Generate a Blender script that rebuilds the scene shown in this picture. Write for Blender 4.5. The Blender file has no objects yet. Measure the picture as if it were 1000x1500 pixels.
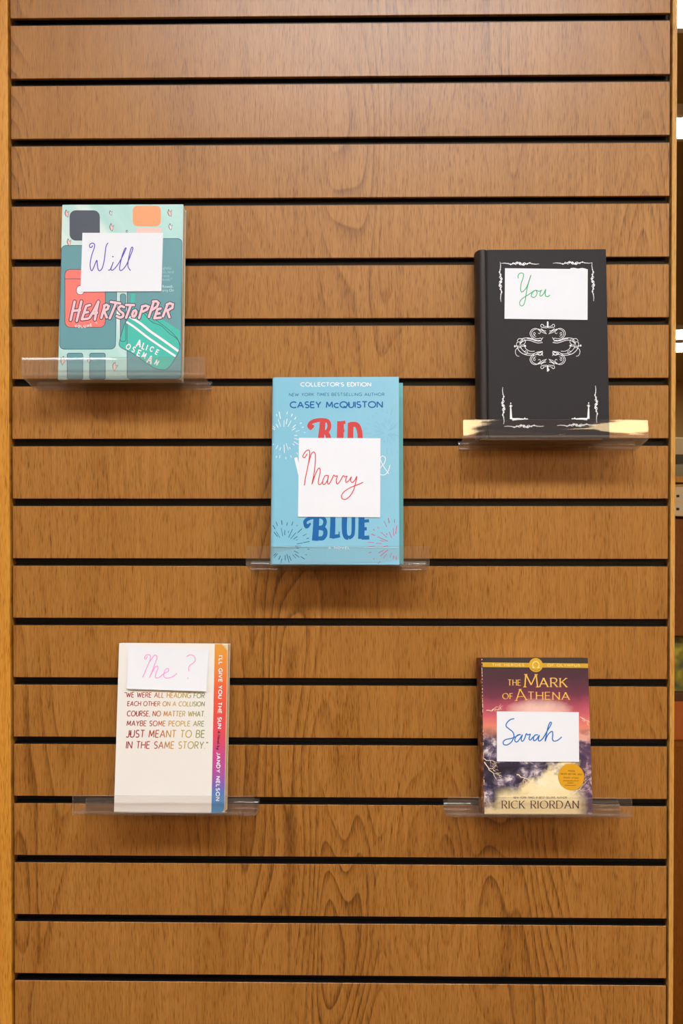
import bpy, bmesh, math, random
import numpy as np
from mathutils import Vector, Matrix

sc = bpy.context.scene
COL = sc.collection
Z0 = 1.35                      # height of the camera above the floor
PI = math.pi

# ------------------------------------------------------------------ camera
cd = bpy.data.cameras.new('camera'); cam = bpy.data.objects.new('camera', cd); COL.objects.link(cam)
cam.location = (0.0251, -1.26427, Z0 - 0.0005)
cam.rotation_euler = (PI/2 - 0.012957, 0, 0.016894)
cd.sensor_width = 36; cd.sensor_fit = 'AUTO'; cd.lens = 35
cd.clip_start = 0.02; cd.clip_end = 60
cd.dof.use_dof = True; cd.dof.focus_distance = 1.23; cd.dof.aperture_fstop = 13
sc.camera = cam

# ------------------------------------------------------------------ world, exposure
w = bpy.data.worlds.new('room_air'); sc.world = w; w.use_nodes = True
bg = w.node_tree.nodes['Background']; bg.inputs[0].default_value = (1, .97, .94, 1); bg.inputs[1].default_value = .05
sc.view_settings.view_transform = 'Standard'; sc.view_settings.look = 'None'
sc.view_settings.gamma = 1; sc.view_settings.use_curve_mapping = False
sc.view_settings.exposure = 0.0
LAMP = 41.5                    # strength of the ceiling lights in front of the display
LAMP_BACK = 34.0               # ceiling lights seen beyond the display
LAMP_FAR = 9.0                # ceiling lights behind the camera
LAMP_COLOR = (.945, .985, 1.02)

# ------------------------------------------------------------------ helpers
def lin(c):
    out = []
    for v in c[:3]:
        v /= 255.0
        out.append(v/12.92 if v <= .04045 else ((v+.055)/1.055)**2.4)
    return (*out, 1)

class NT:
    def __init__(s, name):
        s.m = bpy.data.materials.new(name); s.m.use_nodes = True
        s.t = s.m.node_tree; s.n = s.t.nodes; s.b = s.n['Principled BSDF']; s.out = s.n['Material Output']
    def new(s, typ, **kw):
        n = s.n.new(typ)
        for k, v in kw.items(): setattr(n, k, v)
        return n
    def link(s, a, b): s.t.links.new(a, b)
    def put(s, sock, v):
        if hasattr(v, 'is_output'): s.link(v, sock)
        else: sock.default_value = v
    def math(s, op, a, b=0.0, c=None, clamp=False):
        n = s.new('ShaderNodeMath', operation=op, use_clamp=clamp)
        s.put(n.inputs[0], a); s.put(n.inputs[1], b)
        if c is not None: s.put(n.inputs[2], c)
        return n.outputs[0]
    def coords(s):
        tc = s.new('ShaderNodeTexCoord'); sp = s.new('ShaderNodeSeparateXYZ'); s.link(tc.outputs['Object'], sp.inputs[0])
        return sp.outputs
    def vec(s, x, y, z):
        n = s.new('ShaderNodeCombineXYZ')
        for i, v in enumerate((x, y, z)): s.put(n.inputs[i], v)
        return n.outputs[0]
    def noise(s, v, scale=1, detail=2, rough=.5, dist=0):
        n = s.new('ShaderNodeTexNoise'); s.link(v, n.inputs['Vector'])
        n.inputs['Scale'].default_value = scale; n.inputs['Detail'].default_value = detail
        n.inputs['Roughness'].default_value = rough; n.inputs['Distortion'].default_value = dist
        return n.outputs[0]
    def ramp(s, f, stops, interp='LINEAR'):
        n = s.new('ShaderNodeValToRGB'); n.color_ramp.interpolation = interp; s.link(f, n.inputs[0])
        e = n.color_ramp.elements
        while len(e) > 1: e.remove(e[-1])
        for i, (p, c) in enumerate(stops):
            el = e[0] if i == 0 else e.new(p)
            el.position = p; el.color = c if len(c) == 4 else lin(c)
        return n.outputs[0]
    def mix(s, f, a, b):
        n = s.new('ShaderNodeMix', data_type='RGBA'); s.put(n.inputs[0], f); s.put(n.inputs[6], a); s.put(n.inputs[7], b)
        return n.outputs[2]
    def remap(s, v, a, b):
        n = s.new('ShaderNodeMapRange'); s.put(n.inputs[0], v); n.inputs[1].default_value = a; n.inputs[2].default_value = b
        return n.outputs[0]

def mat(name, c, rough=.5, spec=.5, metal=0, bump=None, var=0):
    t = NT(name); t.b.inputs['Roughness'].default_value = rough; t.b.inputs['Specular IOR Level'].default_value = spec
    t.b.inputs['Metallic'].default_value = metal
    c = lin(c)
    o = t.coords(); v = t.vec(o[0], o[1], o[2])
    n = t.noise(v, 60 if not bump else bump[0], 3)
    if var:
        a = tuple(x*(1-var) for x in c[:3]) + (1,); b = tuple(min(1, x*(1+var)) for x in c[:3]) + (1,)
        t.link(t.mix(n, a, b), t.b.inputs['Base Color'])
    else:
        t.b.inputs['Base Color'].default_value = c
    if bump:
        bn = t.new('ShaderNodeBump'); bn.inputs['Strength'].default_value = bump[1]; bn.inputs['Distance'].default_value = bump[2]
        t.link(n, bn.inputs['Height']); t.link(bn.outputs[0], t.b.inputs['Normal'])
    return t.m

def wood(name, light, mid, dark, coat=.5, rough=.36, seed=0.0, ring=1.0):
    t = NT(name); o = t.coords()
    x = t.math('ADD', o[0], seed); z = o[2]; y = o[1]
    wob = t.noise(t.vec(t.math('MULTIPLY', x, 22), t.math('MULTIPLY', y, 2), t.math('MULTIPLY', z, 7)), 1, 3)
    xw = t.math('ADD', x, t.math('MULTIPLY', t.math('SUBTRACT', wob, .5), .0035))
    field = t.noise(t.vec(t.math('MULTIPLY', xw, 11), 0, t.math('MULTIPLY', z, 1.9)), 1, 1.0, .35, .1)
    ph = t.math('MULTIPLY', field, 21.0)
    fr = t.math('FRACT', ph)
    line = t.math('POWER', fr, 3.2)                                  # dark late wood at the end of each ring
    edge = t.math('SUBTRACT', 1.0, t.remap(fr, .93, 1.0))
    line = t.math('MULTIPLY', line, edge)
    msk = t.remap(t.noise(t.vec(t.math('MULTIPLY', x, 7), 3.3, t.math('MULTIPLY', z, 2.2)), 1, 2), .46, .66)
    line = t.math('MULTIPLY', line, t.math('ADD', t.math('MULTIPLY', msk, .85), .15))
    pores = t.remap(t.noise(t.vec(t.math('MULTIPLY', xw, 1300), 1.7, t.math('MULTIPLY', z, 75)), 1, 1, .5), .50, .72)
    fib = t.noise(t.vec(t.math('MULTIPLY', xw, 260), 5.1, t.math('MULTIPLY', z, 6)), 1, 2, .6)
    big = t.noise(t.vec(t.math('MULTIPLY', x, 22), 9.0, t.math('MULTIPLY', z, 2.0)), 1, 2)
    f = t.math('ADD', t.math('MULTIPLY', line, .72*ring), t.math('MULTIPLY', pores, .50))
    f = t.math('ADD', f, t.math('MULTIPLY', t.math('SUBTRACT', fib, .5), .62))
    f = t.math('ADD', f, t.math('MULTIPLY', t.math('SUBTRACT', big, .5), .45))
    f = t.math('ADD', f, .22, clamp=True)
    t.link(t.ramp(f, [(0, light), (.45, mid), (1, dark)]), t.b.inputs['Base Color'])
    t.b.inputs['Roughness'].default_value = rough; t.b.inputs['Specular IOR Level'].default_value = coat
    bn = t.new('ShaderNodeBump'); bn.inputs['Strength'].default_value = .25; bn.inputs['Distance'].default_value = .0004; bn.invert = True
    t.link(f, bn.inputs['Height']); t.link(bn.outputs[0], t.b.inputs['Normal'])
    return t.m

def emit(name, c, s):
    t = NT(name); t.b.inputs['Base Color'].default_value = (.9, .9, .9, 1)
    t.b.inputs['Emission Color'].default_value = (*c, 1); t.b.inputs['Emission Strength'].default_value = s
    return t.m

def tag(o, label=None, cat=None, group=None, kind=None):
    if label: o['label'] = label
    if cat: o['category'] = cat
    if group: o['group'] = group
    if kind: o['kind'] = kind
    return o

def empty(name, loc, rot=None):
    o = bpy.data.objects.new(name, None); COL.objects.link(o); o.location = loc; o.empty_display_size = .02
    if rot is not None: o.rotation_euler = rot
    return o

class MB:
    """Collects shapes, then links them as one mesh object."""
    def __init__(s): s.v = []; s.f = []; s.mi = []
    def add(s, vs, fs, m=0):
        k = len(s.v); s.v += [tuple(p) for p in vs]
        for f in fs: s.f.append([k+i for i in f]); s.mi.append(m)
    def box(s, a, b, m=0):
        (x0, y0, z0), (x1, y1, z1) = a, b
        s.add([(x0,y0,z0),(x1,y0,z0),(x1,y1,z0),(x0,y1,z0),(x0,y0,z1),(x1,y0,z1),(x1,y1,z1),(x0,y1,z1)],
              [(3,2,1,0),(4,5,6,7),(0,1,5,4),(1,2,6,5),(2,3,7,6),(3,0,4,7)], m)
    def extrude_x(s, prof, x0, x1, m=0, mcap=None):
        n = len(prof)
        s.add([(x0, y, z) for y, z in prof] + [(x1, y, z) for y, z in prof],
              [(i, (i+1) % n, n+(i+1) % n, n+i) for i in range(n)], m)
        s.add([(x0, y, z) for y, z in prof], [tuple(range(n))][::1], m if mcap is None else mcap)
        s.add([(x1, y, z) for y, z in prof], [tuple(range(n))[::-1]], m if mcap is None else mcap)
    def extrude_z(s, prof, z0, z1, m=0):
        n = len(prof)
        s.add([(x, y, z0) for x, y in prof] + [(x, y, z1) for x, y in prof],
              [(i, (i+1) % n, n+(i+1) % n, n+i) for i in range(n)] + [tuple(range(n))[::-1], tuple(range(n, 2*n))], m)
    def plate(s, out, y0, y1, m=0):
        """outline in x,z given thickness from y0 (front) to y1"""
        n = len(out)
        s.add([(x, y0, z) for x, z in out] + [(x, y1, z) for x, z in out],
              [(i, n+i, n+(i+1) % n, (i+1) % n) for i in range(n)] + [tuple(range(n)), tuple(range(n, 2*n))[::-1]], m)
    def build(s, name, mats, parent=None, bevel=0, smooth=False, loc=None):
        me = bpy.data.meshes.new(name); me.from_pydata(s.v, [], s.f); me.validate()
        if not isinstance(mats, (list, tuple)): mats = [mats]
        for m in mats: me.materials.append(m)
        if len(me.polygons) == len(s.mi): me.polygons.foreach_set('material_index', s.mi)
        bm = bmesh.new(); bm.from_mesh(me)
        if not getattr(s, 'flat', False):
            bmesh.ops.remove_doubles(bm, verts=bm.verts, dist=1e-6)
            bmesh.ops.recalc_face_normals(bm, faces=bm.faces)
        bm.to_mesh(me); bm.free()
        if smooth:
            me.polygons.foreach_set('use_smooth', [True]*len(me.polygons))
            me.set_sharp_from_angle(angle=math.radians(35))
        o = bpy.data.objects.new(name, me); COL.objects.link(o)
        if parent: o.parent = parent
        if loc is not None: o.location = loc
        if bevel:
            b = o.modifiers.new('bevel', 'BEVEL'); b.width = bevel; b.segments = 2; b.limit_method = 'ANGLE'
        return o

def path_band(path, th):
    """closed outline of a sheet of thickness th along a 2D path, corners already rounded"""
    a, b = [], []
    n = len(path)
    for i in range(n):
        p = np.array(path[i]); q0 = np.array(path[max(i-1, 0)]); q1 = np.array(path[min(i+1, n-1)])
        d = q1 - q0; d = d/np.linalg.norm(d); nn = np.array([-d[1], d[0]])
        a.append(tuple(p + nn*th/2)); b.append(tuple(p - nn*th/2))
    return a + b[::-1]

def round_path(pts, r, seg=6):
    out = [pts[0]]
    for i in range(1, len(pts)-1):
        p, a, b = map(np.array, (pts[i], pts[i-1], pts[i+1]))
        u = (a-p)/np.linalg.norm(a-p); v = (b-p)/np.linalg.norm(b-p)
        rr = min(r, .45*np.linalg.norm(a-p), .45*np.linalg.norm(b-p))
        s, e = p+u*rr, p+v*rr
        for k in range(seg+1):
            t = k/seg; out.append(tuple((1-t)**2*s + 2*t*(1-t)*p + t*t*e))
    out.append(pts[-1]); return out

def rrect(x0, z0, x1, z1, r, corners=(1, 1, 1, 1), seg=5):
    """outline, corners order: bl, br, tr, tl"""
    out = []
    for (cx, cz, a0, on) in ((x0, z0, PI, corners[0]), (x1, z0, 1.5*PI, corners[1]), (x1, z1, 0, corners[2]), (x0, z1, .5*PI, corners[3])):
        if not on: out.append((cx, cz)); continue
        ox = cx + (r if cx == x0 else -r); oz = cz + (r if cz == z0 else -r)
        for k in range(seg+1):
            a = a0 + .5*PI*k/seg; out.append((ox + r*math.cos(a), oz + r*math.sin(a)))
    return out

# ------------------------------------------------------------------ lettering: a stroke alphabet
def arc(cx, cy, rx, ry, a0, a1, n=12):
    return [(cx + rx*math.cos(math.radians(a0+(a1-a0)*k/n)), cy + ry*math.sin(math.radians(a0+(a1-a0)*k/n))) for k in range(n+1)]
GL = {
 'A': (.82, [[(0,0),(.41,1)], [(.41,1),(.82,0)], [(.14,.34),(.68,.34)]]),
 'B': (.62, [[(0,0),(0,1)], [(0,1),(.28,1)]+arc(.3,.765,.27,.235,90,-90)+[(0,.53)], [(0,.53),(.3,.53)]+arc(.32,.265,.30,.265,90,-90)+[(0,0)]]),
 'C': (.80, [arc(.5,.5,.5,.5,48,312,20)]),
 'D': (.78, [[(0,0),(0,1)], [(0,1),(.28,1)]+arc(.28,.5,.5,.5,90,-90,16)+[(0,0)]]),
 'E': (.54, [[(0,0),(0,1)], [(0,1),(.54,1)], [(0,.52),(.48,.52)], [(0,0),(.54,0)]]),
 'F': (.52, [[(0,0),(0,1)], [(0,1),(.52,1)], [(0,.5),(.46,.5)]]),
 'G': (.88, [arc(.5,.5,.5,.5,48,330,20)+[(.93,.45),(.58,.45)]]),
 'H': (.70, [[(0,0),(0,1)], [(.70,0),(.70,1)], [(0,.52),(.70,.52)]]),
 'I': (.0, [[(0,0),(0,1)]]),
 'J': (.42, [[(.42,1),(.42,.25)]+arc(.2,.22,.22,.22,0,-150,10)]),
 'K': (.64, [[(0,0),(0,1)], [(.60,1),(0,.42)], [(.18,.6),(.64,0)]]),
 'L': (.50, [[(0,1),(0,0)], [(0,0),(.50,0)]]),
 'M': (.90, [[(.02,0),(.10,1)], [(.10,1),(.45,.18)], [(.45,.18),(.80,1)], [(.80,1),(.88,0)]]),
 'N': (.72, [[(0,0),(0,1)], [(0,1),(.72,0)], [(.72,0),(.72,1)]]),
 'O': (1.0, [arc(.5,.5,.5,.5,90,450,28)]),
 'P': (.60, [[(0,0),(0,1)], [(0,1),(.3,1)]+arc(.31,.73,.28,.27,90,-90)+[(0,.46)]]),
 'Q': (1.0, [arc(.5,.5,.5,.5,90,450,28), [(.52,.26),(.90,-.08)]]),
 'R': (.62, [[(0,0),(0,1)], [(0,1),(.3,1)]+arc(.31,.74,.27,.26,90,-90)+[(0,.48)], [(.27,.48),(.62,0)]]),
 'S': (.56, [arc(.29,.745,.25,.255,35,270,14)+arc(.29,.25,.27,.25,90,-145,14)]),
 'T': (.64, [[(.32,0),(.32,1)], [(0,1),(.64,1)]]),
 'U': (.68, [[(0,1),(0,.33)]+arc(.34,.33,.34,.33,180,360,14)+[(.68,1)]]),
 'V': (.76, [[(0,1),(.38,0)], [(.38,0),(.76,1)]]),
 'W': (1.08, [[(0,1),(.27,0)], [(.27,0),(.54,.86)], [(.54,.86),(.81,0)], [(.81,0),(1.08,1)]]),
 'X': (.66, [[(0,0),(.66,1)], [(0,1),(.66,0)]]),
 'Y': (.68, [[(0,1),(.34,.46)], [(.68,1),(.34,.46)], [(.34,.46),(.34,0)]]),
 'Z': (.62, [[(0,1),(.62,1)], [(.62,1),(0,0)], [(0,0),(.62,0)]]),
 '1': (.2, [[(0,.8),(.2,1)], [(.2,1),(.2,0)]]),
 '#': (.6, [[(.12,0),(.26,1)], [(.36,0),(.5,1)], [(0,.34),(.58,.34)], [(.04,.68),(.62,.68)]]),
 '-': (.3, [[(0,.45),(.3,.45)]]),
 '.': (.02, [[(0,0),(.02,.05)]]), ',': (.04, [[(.04,.06),(0,-.14)]]), "'": (.04, [[(.04,1),(0,.78)]]),
 '<': (.2, [[(.0,.82),(.05,.98)], [(.15,.82),(.2,.98)]]), '>': (.2, [[(.0,.8),(.05,.98)], [(.15,.8),(.2,.98)]]),
 '!': (.02, [[(0,1),(0,.3)], [(0,0),(.01,.05)]]),
 'c': (.60, [arc(.36,.36,.36,.36,48,312,16)]),
 ' ': (.32, []),
}

class Ink:
    """flat printed or drawn marks lying on a surface facing -y; points come in layout units and go through fn to x,z"""
    def __init__(s, fn, y, yfn=None): s.fn = fn; s.y = y; s.yfn = yfn; s.mb = MB(); s.mb.flat = True; s.k = 0
    def P(s, p, dy=0):
        x, z = s.fn(p); y = s.y + dy + (s.yfn(x, z) if s.yfn else 0)
        return (x, y, z)
    def poly(s, pts, m=0, dy=0): s.mb.add([s.P(p, dy) for p in pts], [tuple(range(len(pts)))], m)
    def disc(s, c, r, m=0, dy=0, n=28, ry=None):
        ry = ry or r
        s.poly([(c[0]+r*math.cos(2*PI*k/n), c[1]-ry*math.sin(2*PI*k/n)) for k in range(n)], m, dy)
    def stroke(s, pts, w, m=0, dy=0, pen=None, cap=True, taper=None):
        """ribbon of width w; pen = (angle, thin ratio) for broad pen contrast; taper = (w0, w1) end factors"""
        s.k += 1; dy -= 9e-6*(s.k % 7)          # overlapping strokes lie in thin layers of ink
        pts = [np.array(p, float) for p in pts]
        n = len(pts); L, R = [], []
        for i in range(n):
            d0 = pts[i]-pts[i-1] if i else pts[1]-pts[0]
            d1 = pts[i+1]-pts[i] if i < n-1 else pts[-1]-pts[-2]
            d0 = d0/(np.linalg.norm(d0)+1e-9); d1 = d1/(np.linalg.norm(d1)+1e-9)
            d = d0+d1; d = d/(np.linalg.norm(d)+1e-9)
            nn = np.array([-d[1], d[0]])
            hw = w/2
            if pen:
                an = math.atan2(-d[1], d[0]) - math.radians(pen[0])
                hw *= pen[1] + (1-pen[1])*abs(math.sin(an))
            if taper:
                t = i/(n-1); hw *= taper[0]*(1-t) + taper[1]*t if len(taper) == 2 else (taper[0]+(1-taper[0])*math.sin(PI*t))
            c = max(.5, float(np.dot(nn, np.array([-d1[1], d1[0]]))))
            L.append(pts[i]+nn*hw/c); R.append(pts[i]-nn*hw/c)
        vs = [s.P(p, dy) for p in L] + [s.P(p, dy) for p in R]
        s.mb.add(vs, [(i, i+1, n+i+1, n+i) for i in range(n-1)], m)
        if cap and not pen:
            for e in (0, -1): s.disc(pts[e], w/2*(taper[0 if e == 0 else -1] if taper and len(taper) == 2 else 1), m, dy-4e-6-2e-6*e, 10)
    def text(s, st, p0, p1, h, wt=.12, m=0, slant=0, pen=None, serif=False, track=.2, cap=False, dy=0, narrow=None):
        """st set from p0 to p1 on the baseline, capital height h, fitted to that length"""
        p0 = np.array(p0, float); p1 = np.array(p1, float); Lg = np.linalg.norm(p1-p0); d = (p1-p0)/Lg; up = np.array([d[1], -d[0]])
        adv = 0; items = []
        for k, ch in enumerate(st):
            wdt, strokes = GL[ch]
            items.append((adv, wdt, strokes)); adv += wdt + (track if k < len(st)-1 else 0)
        sx = Lg/(adv*h) if adv else 1
        for x0, wdt, strokes in items:
            for stq in strokes:
                q = [p0 + d*((x0+x)*h*sx) + (up + d*slant)*(y*h) for x, y in stq]
                s.stroke(q, wt*h, m, dy, pen, cap)
                if serif:
                    for (x, y), (x2, y2) in ((stq[0], stq[1]), (stq[-1], stq[-2])):
                        if y in (0, 1) and abs(y2-y) > abs(x2-x)*.6:
                            c = p0 + d*((x0+x)*h*sx) + (up + d*slant)*(y*h) + up*(.02*h if y == 0 else -.02*h)
                            s.stroke([c-d*.13*h, c+d*.13*h], .055*h, m, dy, None, False)
    def build(s, name, mats, parent): return s.mb.build(name, mats, parent)

def smooth(pts, n=6):
    """Catmull-Rom through the points"""
    P = [np.array(p, float) for p in pts]; P = [2*P[0]-P[1]] + P + [2*P[-1]-P[-2]]; out = []
    for i in range(1, len(P)-2):
        for k in range(n):
            t = k/n
            out.append(.5*((2*P[i]) + (P[i+1]-P[i-1])*t + (2*P[i-1]-5*P[i]+4*P[i+1]-P[i+2])*t*t + (3*P[i]-P[i-1]-3*P[i+1]+P[i+2])*t**3))
    out.append(P[-2]); return out

def sheet(src, W, H):
    """homography from the four layout corners (tl, tr, br, bl) of a cover's artwork to the cover's own x,z in metres"""
    dst = [(-W/2, H), (W/2, H), (W/2, 0), (-W/2, 0)]
    A, b = [], []
    for (x, y), (u, v) in zip(src, dst):
        A += [[x, y, 1, 0, 0, 0, -u*x, -u*y], [0, 0, 0, x, y, 1, -v*x, -v*y]]; b += [u, v]
    h = np.append(np.linalg.solve(np.array(A), np.array(b)), 1).reshape(3, 3)
    def f(p):
        q = h @ np.array([p[0], p[1], 1]); return (q[0]/q[2], q[1]/q[2])
    return f

# ------------------------------------------------------------------ materials
M_slat = wood('oak_laminate', (180, 126, 60), (156, 102, 40), (98, 56, 12), coat=.6, rough=.36)
M_post = wood('golden_oak', (220, 158, 66), (198, 132, 42), (132, 78, 14), coat=.45, rough=.4, seed=3.7, ring=.5)
M_post2 = wood('pale_oak_edging', (214, 162, 90), (198, 142, 64), (146, 96, 36), coat=.45, rough=.4, seed=5.2, ring=.3)
M_black = mat('black_plastic', (9, 9, 11), .4, .4)
M_groove = mat('black_groove', (8, 8, 10), .7, .2)
M_paper = mat('white_paper', (232, 236, 244), .75, .25, var=.015)
M_pages = None
def pages_mat():
    t = NT('page_edges'); o = t.coords()
    n = t.noise(t.vec(t.math('MULTIPLY', o[0], 60), t.math('MULTIPLY', o[1], 2600), t.math('MULTIPLY', o[2], 6)), 1, 2)
    t.link(t.ramp(n, [(.3, (222, 198, 150)), (.7, (250, 236, 200))]), t.b.inputs['Base Color'])
    t.b.inputs['Roughness'].default_value = .85; return t.m
M_pages = pages_mat()

def acrylic(name, haze, gloss_rough=.03, wobble=0.0, gloss=.045, tint=.965):
    t = NT(name); t.n.remove(t.b)
    tr = t.new('ShaderNodeBsdfTransparent'); tr.inputs[0].default_value = (tint, tint*.985, tint*.975, 1)
    gl = t.new('ShaderNodeBsdfGlossy'); gl.inputs['Roughness'].default_value = gloss_rough; gl.inputs[0].default_value = (1, 1, 1, 1)
    df = t.new('ShaderNodeBsdfTranslucent'); df.inputs[0].default_value = (.9, .82, .76, 1)
    d2 = t.new('ShaderNodeBsdfDiffuse'); d2.inputs[0].default_value = (.88, .82, .78, 1)
    lw = t.new('ShaderNodeLayerWeight'); lw.inputs[0].default_value = .5
    fr = t.math('ADD', t.math('MULTIPLY', t.math('POWER', lw.outputs['Facing'], 4.5), .5), gloss)
    o = t.coords()
    if wobble:
        n = t.noise(t.vec(t.math('MULTIPLY', o[0], 7), t.math('MULTIPLY', o[1], 40), t.math('MULTIPLY', o[2], 55)), 1, 2)
        bn = t.new('ShaderNodeBump'); bn.inputs['Strength'].default_value = 1; bn.inputs['Distance'].default_value = wobble
        t.link(n, bn.inputs['Height']); t.link(bn.outputs[0], gl.inputs['Normal'])
    a = t.new('ShaderNodeMixShader'); a.inputs[0].default_value = .5; t.link(df.outputs[0], a.inputs[1]); t.link(d2.outputs[0], a.inputs[2])
    b = t.new('ShaderNodeMixShader'); b.inputs[0].default_value = haze; t.link(tr.outputs[0], b.inputs[1]); t.link(a.outputs[0], b.inputs[2])
    c = t.new('ShaderNodeMixShader'); t.link(fr, c.inputs[0]); t.link(b.outputs[0], c.inputs[1]); t.link(gl.outputs[0], c.inputs[2])
    t.link(c.outputs[0], t.out.inputs[0]); return t.m
M_acrylic = acrylic('clear_acrylic', .028, gloss=.035)
M_acrylic_room_refl = acrylic('room_reflection_acrylic', .075)  # whitish haze mixed in for the room's reflection in the lip
M_acrylic_bend = acrylic('acrylic_bend_highlight', .13, .05)  # pale haze mixed in as the highlight along the front bend
M_acrylic_tray = acrylic('clear_acrylic_tray', .045, .06, tint=.80)
M_acrylic_lip = acrylic('clear_acrylic_bent_lip', .03, .04, .00045)
M_acrylic_edge = acrylic('polished_acrylic_edge', .30, .1)

# ------------------------------------------------------------------ setting
M_ceil = mat('ceiling_paint', (150, 118, 66), .9, .1, var=.05)
M_wallp = mat('cream_wall_paint', (196, 160, 100), .9, .1, var=.03)
M_floor = mat('brown_carpet', (128, 104, 80), .95, .05, bump=(300, .4, .003), var=.2)
def struct(name, a, b, m):
    q = MB(); q.box(a, b); return tag(q.build(name, m), kind='structure')
CZ = 2.75
struct('floor', (-4, -6.5, -.1), (7, 10.8, 0), M_floor)
struct('ceiling', (-4, -6.5, CZ), (7, 10.8, CZ+.1), M_ceil)
struct('wall_back', (-4, 10.7, 0), (7, 10.8, CZ), M_wallp)
struct('wall_front', (-4, -6.5, 0), (7, -6.4, CZ), M_wallp)
struct('wall_left', (-4, -6.4, 0), (-3.9, 10.7, CZ), M_wallp)
struct('wall_right', (6.9, -6.4, 0), (7, 10.7, CZ), M_wallp)

M_lamp = emit('lamp_diffuser', LAMP_COLOR, LAMP); M_lampb = emit('lamp_diffuser_beyond', (1, .93, .80), LAMP_BACK)
M_lampf = emit('lamp_diffuser_behind', LAMP_COLOR, LAMP_FAR); M_lampw = emit('added_warm_lamp', (1, .74, .40), 14.0)
M_frame = mat('lamp_frame_enamel', (232, 228, 220), .4)
def ceiling_light(cx, y0, y1, lx, m, label):
    t = empty('ceiling_light', (cx, (y0+y1)/2, CZ)); h = (y1-y0)/2
    tag(t, label, 'ceiling light', 'ceiling lights')
    q = MB(); q.box((-lx/2, -h, -.035), (lx/2, h, -.028)); q.build('diffuser', m, t)
    q = MB()
    for a, b in (((-lx/2-.03, -h-.03, -.04), (lx/2+.03, -h, -.0005)), ((-lx/2-.03, h, -.04), (lx/2+.03, h+.03, -.0005)),
                 ((-lx/2-.03, -h, -.04), (-lx/2, h, -.0005)), ((lx/2, -h, -.04), (lx/2+.03, h, -.0005))): q.box(a, b)
    q.build('frame', M_frame, t)
for cx, y0, y1, label in ((1.35, 1.38, 1.645, 'bright ceiling light cut by the top edge of the photo at the right'),
                          (1.65, 2.33, 2.53, 'bright white ceiling light strip, second from the top at right of the display'),
                          (3.1, 6.83, 7.27, 'far ceiling light, upper bar of the close pair at right of the display'),
                          (3.3, 7.52, 8.0, 'far ceiling light, lower bar of the close pair at right of the display')):
    ceiling_light(cx, y0, y1, 1.4, M_lampb, label)
for cx, y0, lab in ((.12, -1.62, 'ceiling light over the aisle straight in front of the slatwall'),
                    (-2.2, -1.62, 'ceiling light over the aisle left of the slatwall'), (2.5, -1.62, 'ceiling light over the aisle right of the slatwall'),
                    (.12, -5.5, 'ceiling light behind the camera in the middle'), (-2.2, -5.5, 'ceiling light behind the camera at left'), (2.5, -5.5, 'ceiling light behind the camera at right')):
    ceiling_light(cx, y0, y0+.3, 1.2, M_lamp if y0 > -3 else M_lampf, lab)

for cx, lx, lab in ((.36, .64, 'short unseen warm light added for lip reflections, nearer the middle'), (1.72, .94, 'long unseen warm light added for lip reflections, at right')):
    ceiling_light(cx, -4.70, -3.35, lx, M_lampw, lab)  # unseen warm panels, added and sized for golden reflections in one ledge lip
# ------------------------------------------------------------------ the slatwall
PITCH, GAP = .0762, .0095
slat = empty('slatwall_display', (0, 0, 0))
tag(slat, 'oak slatwall display with black horizontal grooves and wooden side posts', 'display wall')
XL, XR = -.416, .416
def zt(i): return Z0 + (8-i)*PITCH            # top of groove i
q = MB(); I0, I1 = -10, 23
for i in range(I0, I1):
    a = zt(i+1); b = zt(i) - GAP; c = .0005
    q.extrude_x([(0, a+c), (c, a), (.006, a), (.006, b), (c, b), (0, b-c)], XL, XR)
    q.box((XL, .006, a+.007), (XR, .016, b-.007))
q.box((XL, .016, zt(I1)), (XR, .020, zt(I0)))
q.build('slat_panel', M_slat, slat)
for i in range(-3, 20):
    q = MB(); t = zt(i)
    q.box((XL, .0125, t-GAP-.006), (XR+.001, .0150, t+.006))
    q.box((XL, .0066, t-GAP-.0066), (XR+.001, .0125, t-GAP-.0055))
    q.box((XL+.001, .0010, t-GAP+.0002), (XR-.001, .0120, t-GAP+.0013))
    q.build('groove_liner', M_black, slat)
q = MB(); q.box((-.470, -.005, .02), (-.4183, .36, 2.2)); q.build('side_post', M_post, slat, .0008)
q = MB(); q.box((.4185, -.003, .02), (.4242, .36, 2.2)); q.build('side_panel', M_post2, slat, .0005)
q = MB(); q.box((-.4183, .021, .02), (.4185, .030, 2.2)); q.build('backing_board', M_groove, slat)
q = MB(); q.box((-.470, -.005, 0), (.4242, .36, .02)); q.build('plinth', M_black, slat)

# ------------------------------------------------------------------ acrylic shelves
def shelf_mesh(lip_dy=.001, lipmat=0):
    path = [(.0055, -.0045), (-.0022, -.0050), (-.0022, -.0150), (-.0607, -.0036), (-.0607+lip_dy, .0190)]
    pr = round_path(path, .0035)
    out = path_band(pr, .003); n = len(pr); N = len(out); w = .111; q = MB()
    fr = 2+4+6*3 if False else None
    vs = [(-w, y, z) for y, z in out] + [(w, y, z) for y, z in out]
    for i in range(N):
        j = (i+1) % N
        y, z = (np.array(out[i])+np.array(out[j]))/2
        if i == n-1 or i == N-1: m = 1
        else: m = 3 if (y < -.0565 and -.0065 < z < .0012) else 2 if (z > -.001 and y < -.05) else 0
        q.add(vs, [(i, j, N+j, N+i)], m)
    a, b = out[:n], out[n:][::-1]
    for x in (-w, w):
        for i in range(n-1):
            q.add([(x, *a[i]), (x, *a[i+1]), (x, *b[i+1]), (x, *b[i])], [(0, 1, 2, 3)], 1)
    return q
SH = 'clear acrylic book ledges'
first = shelf_mesh().build('acrylic_shelf', [M_acrylic_tray, M_acrylic_edge, M_acrylic, M_acrylic_bend], None, smooth=True)
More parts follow.
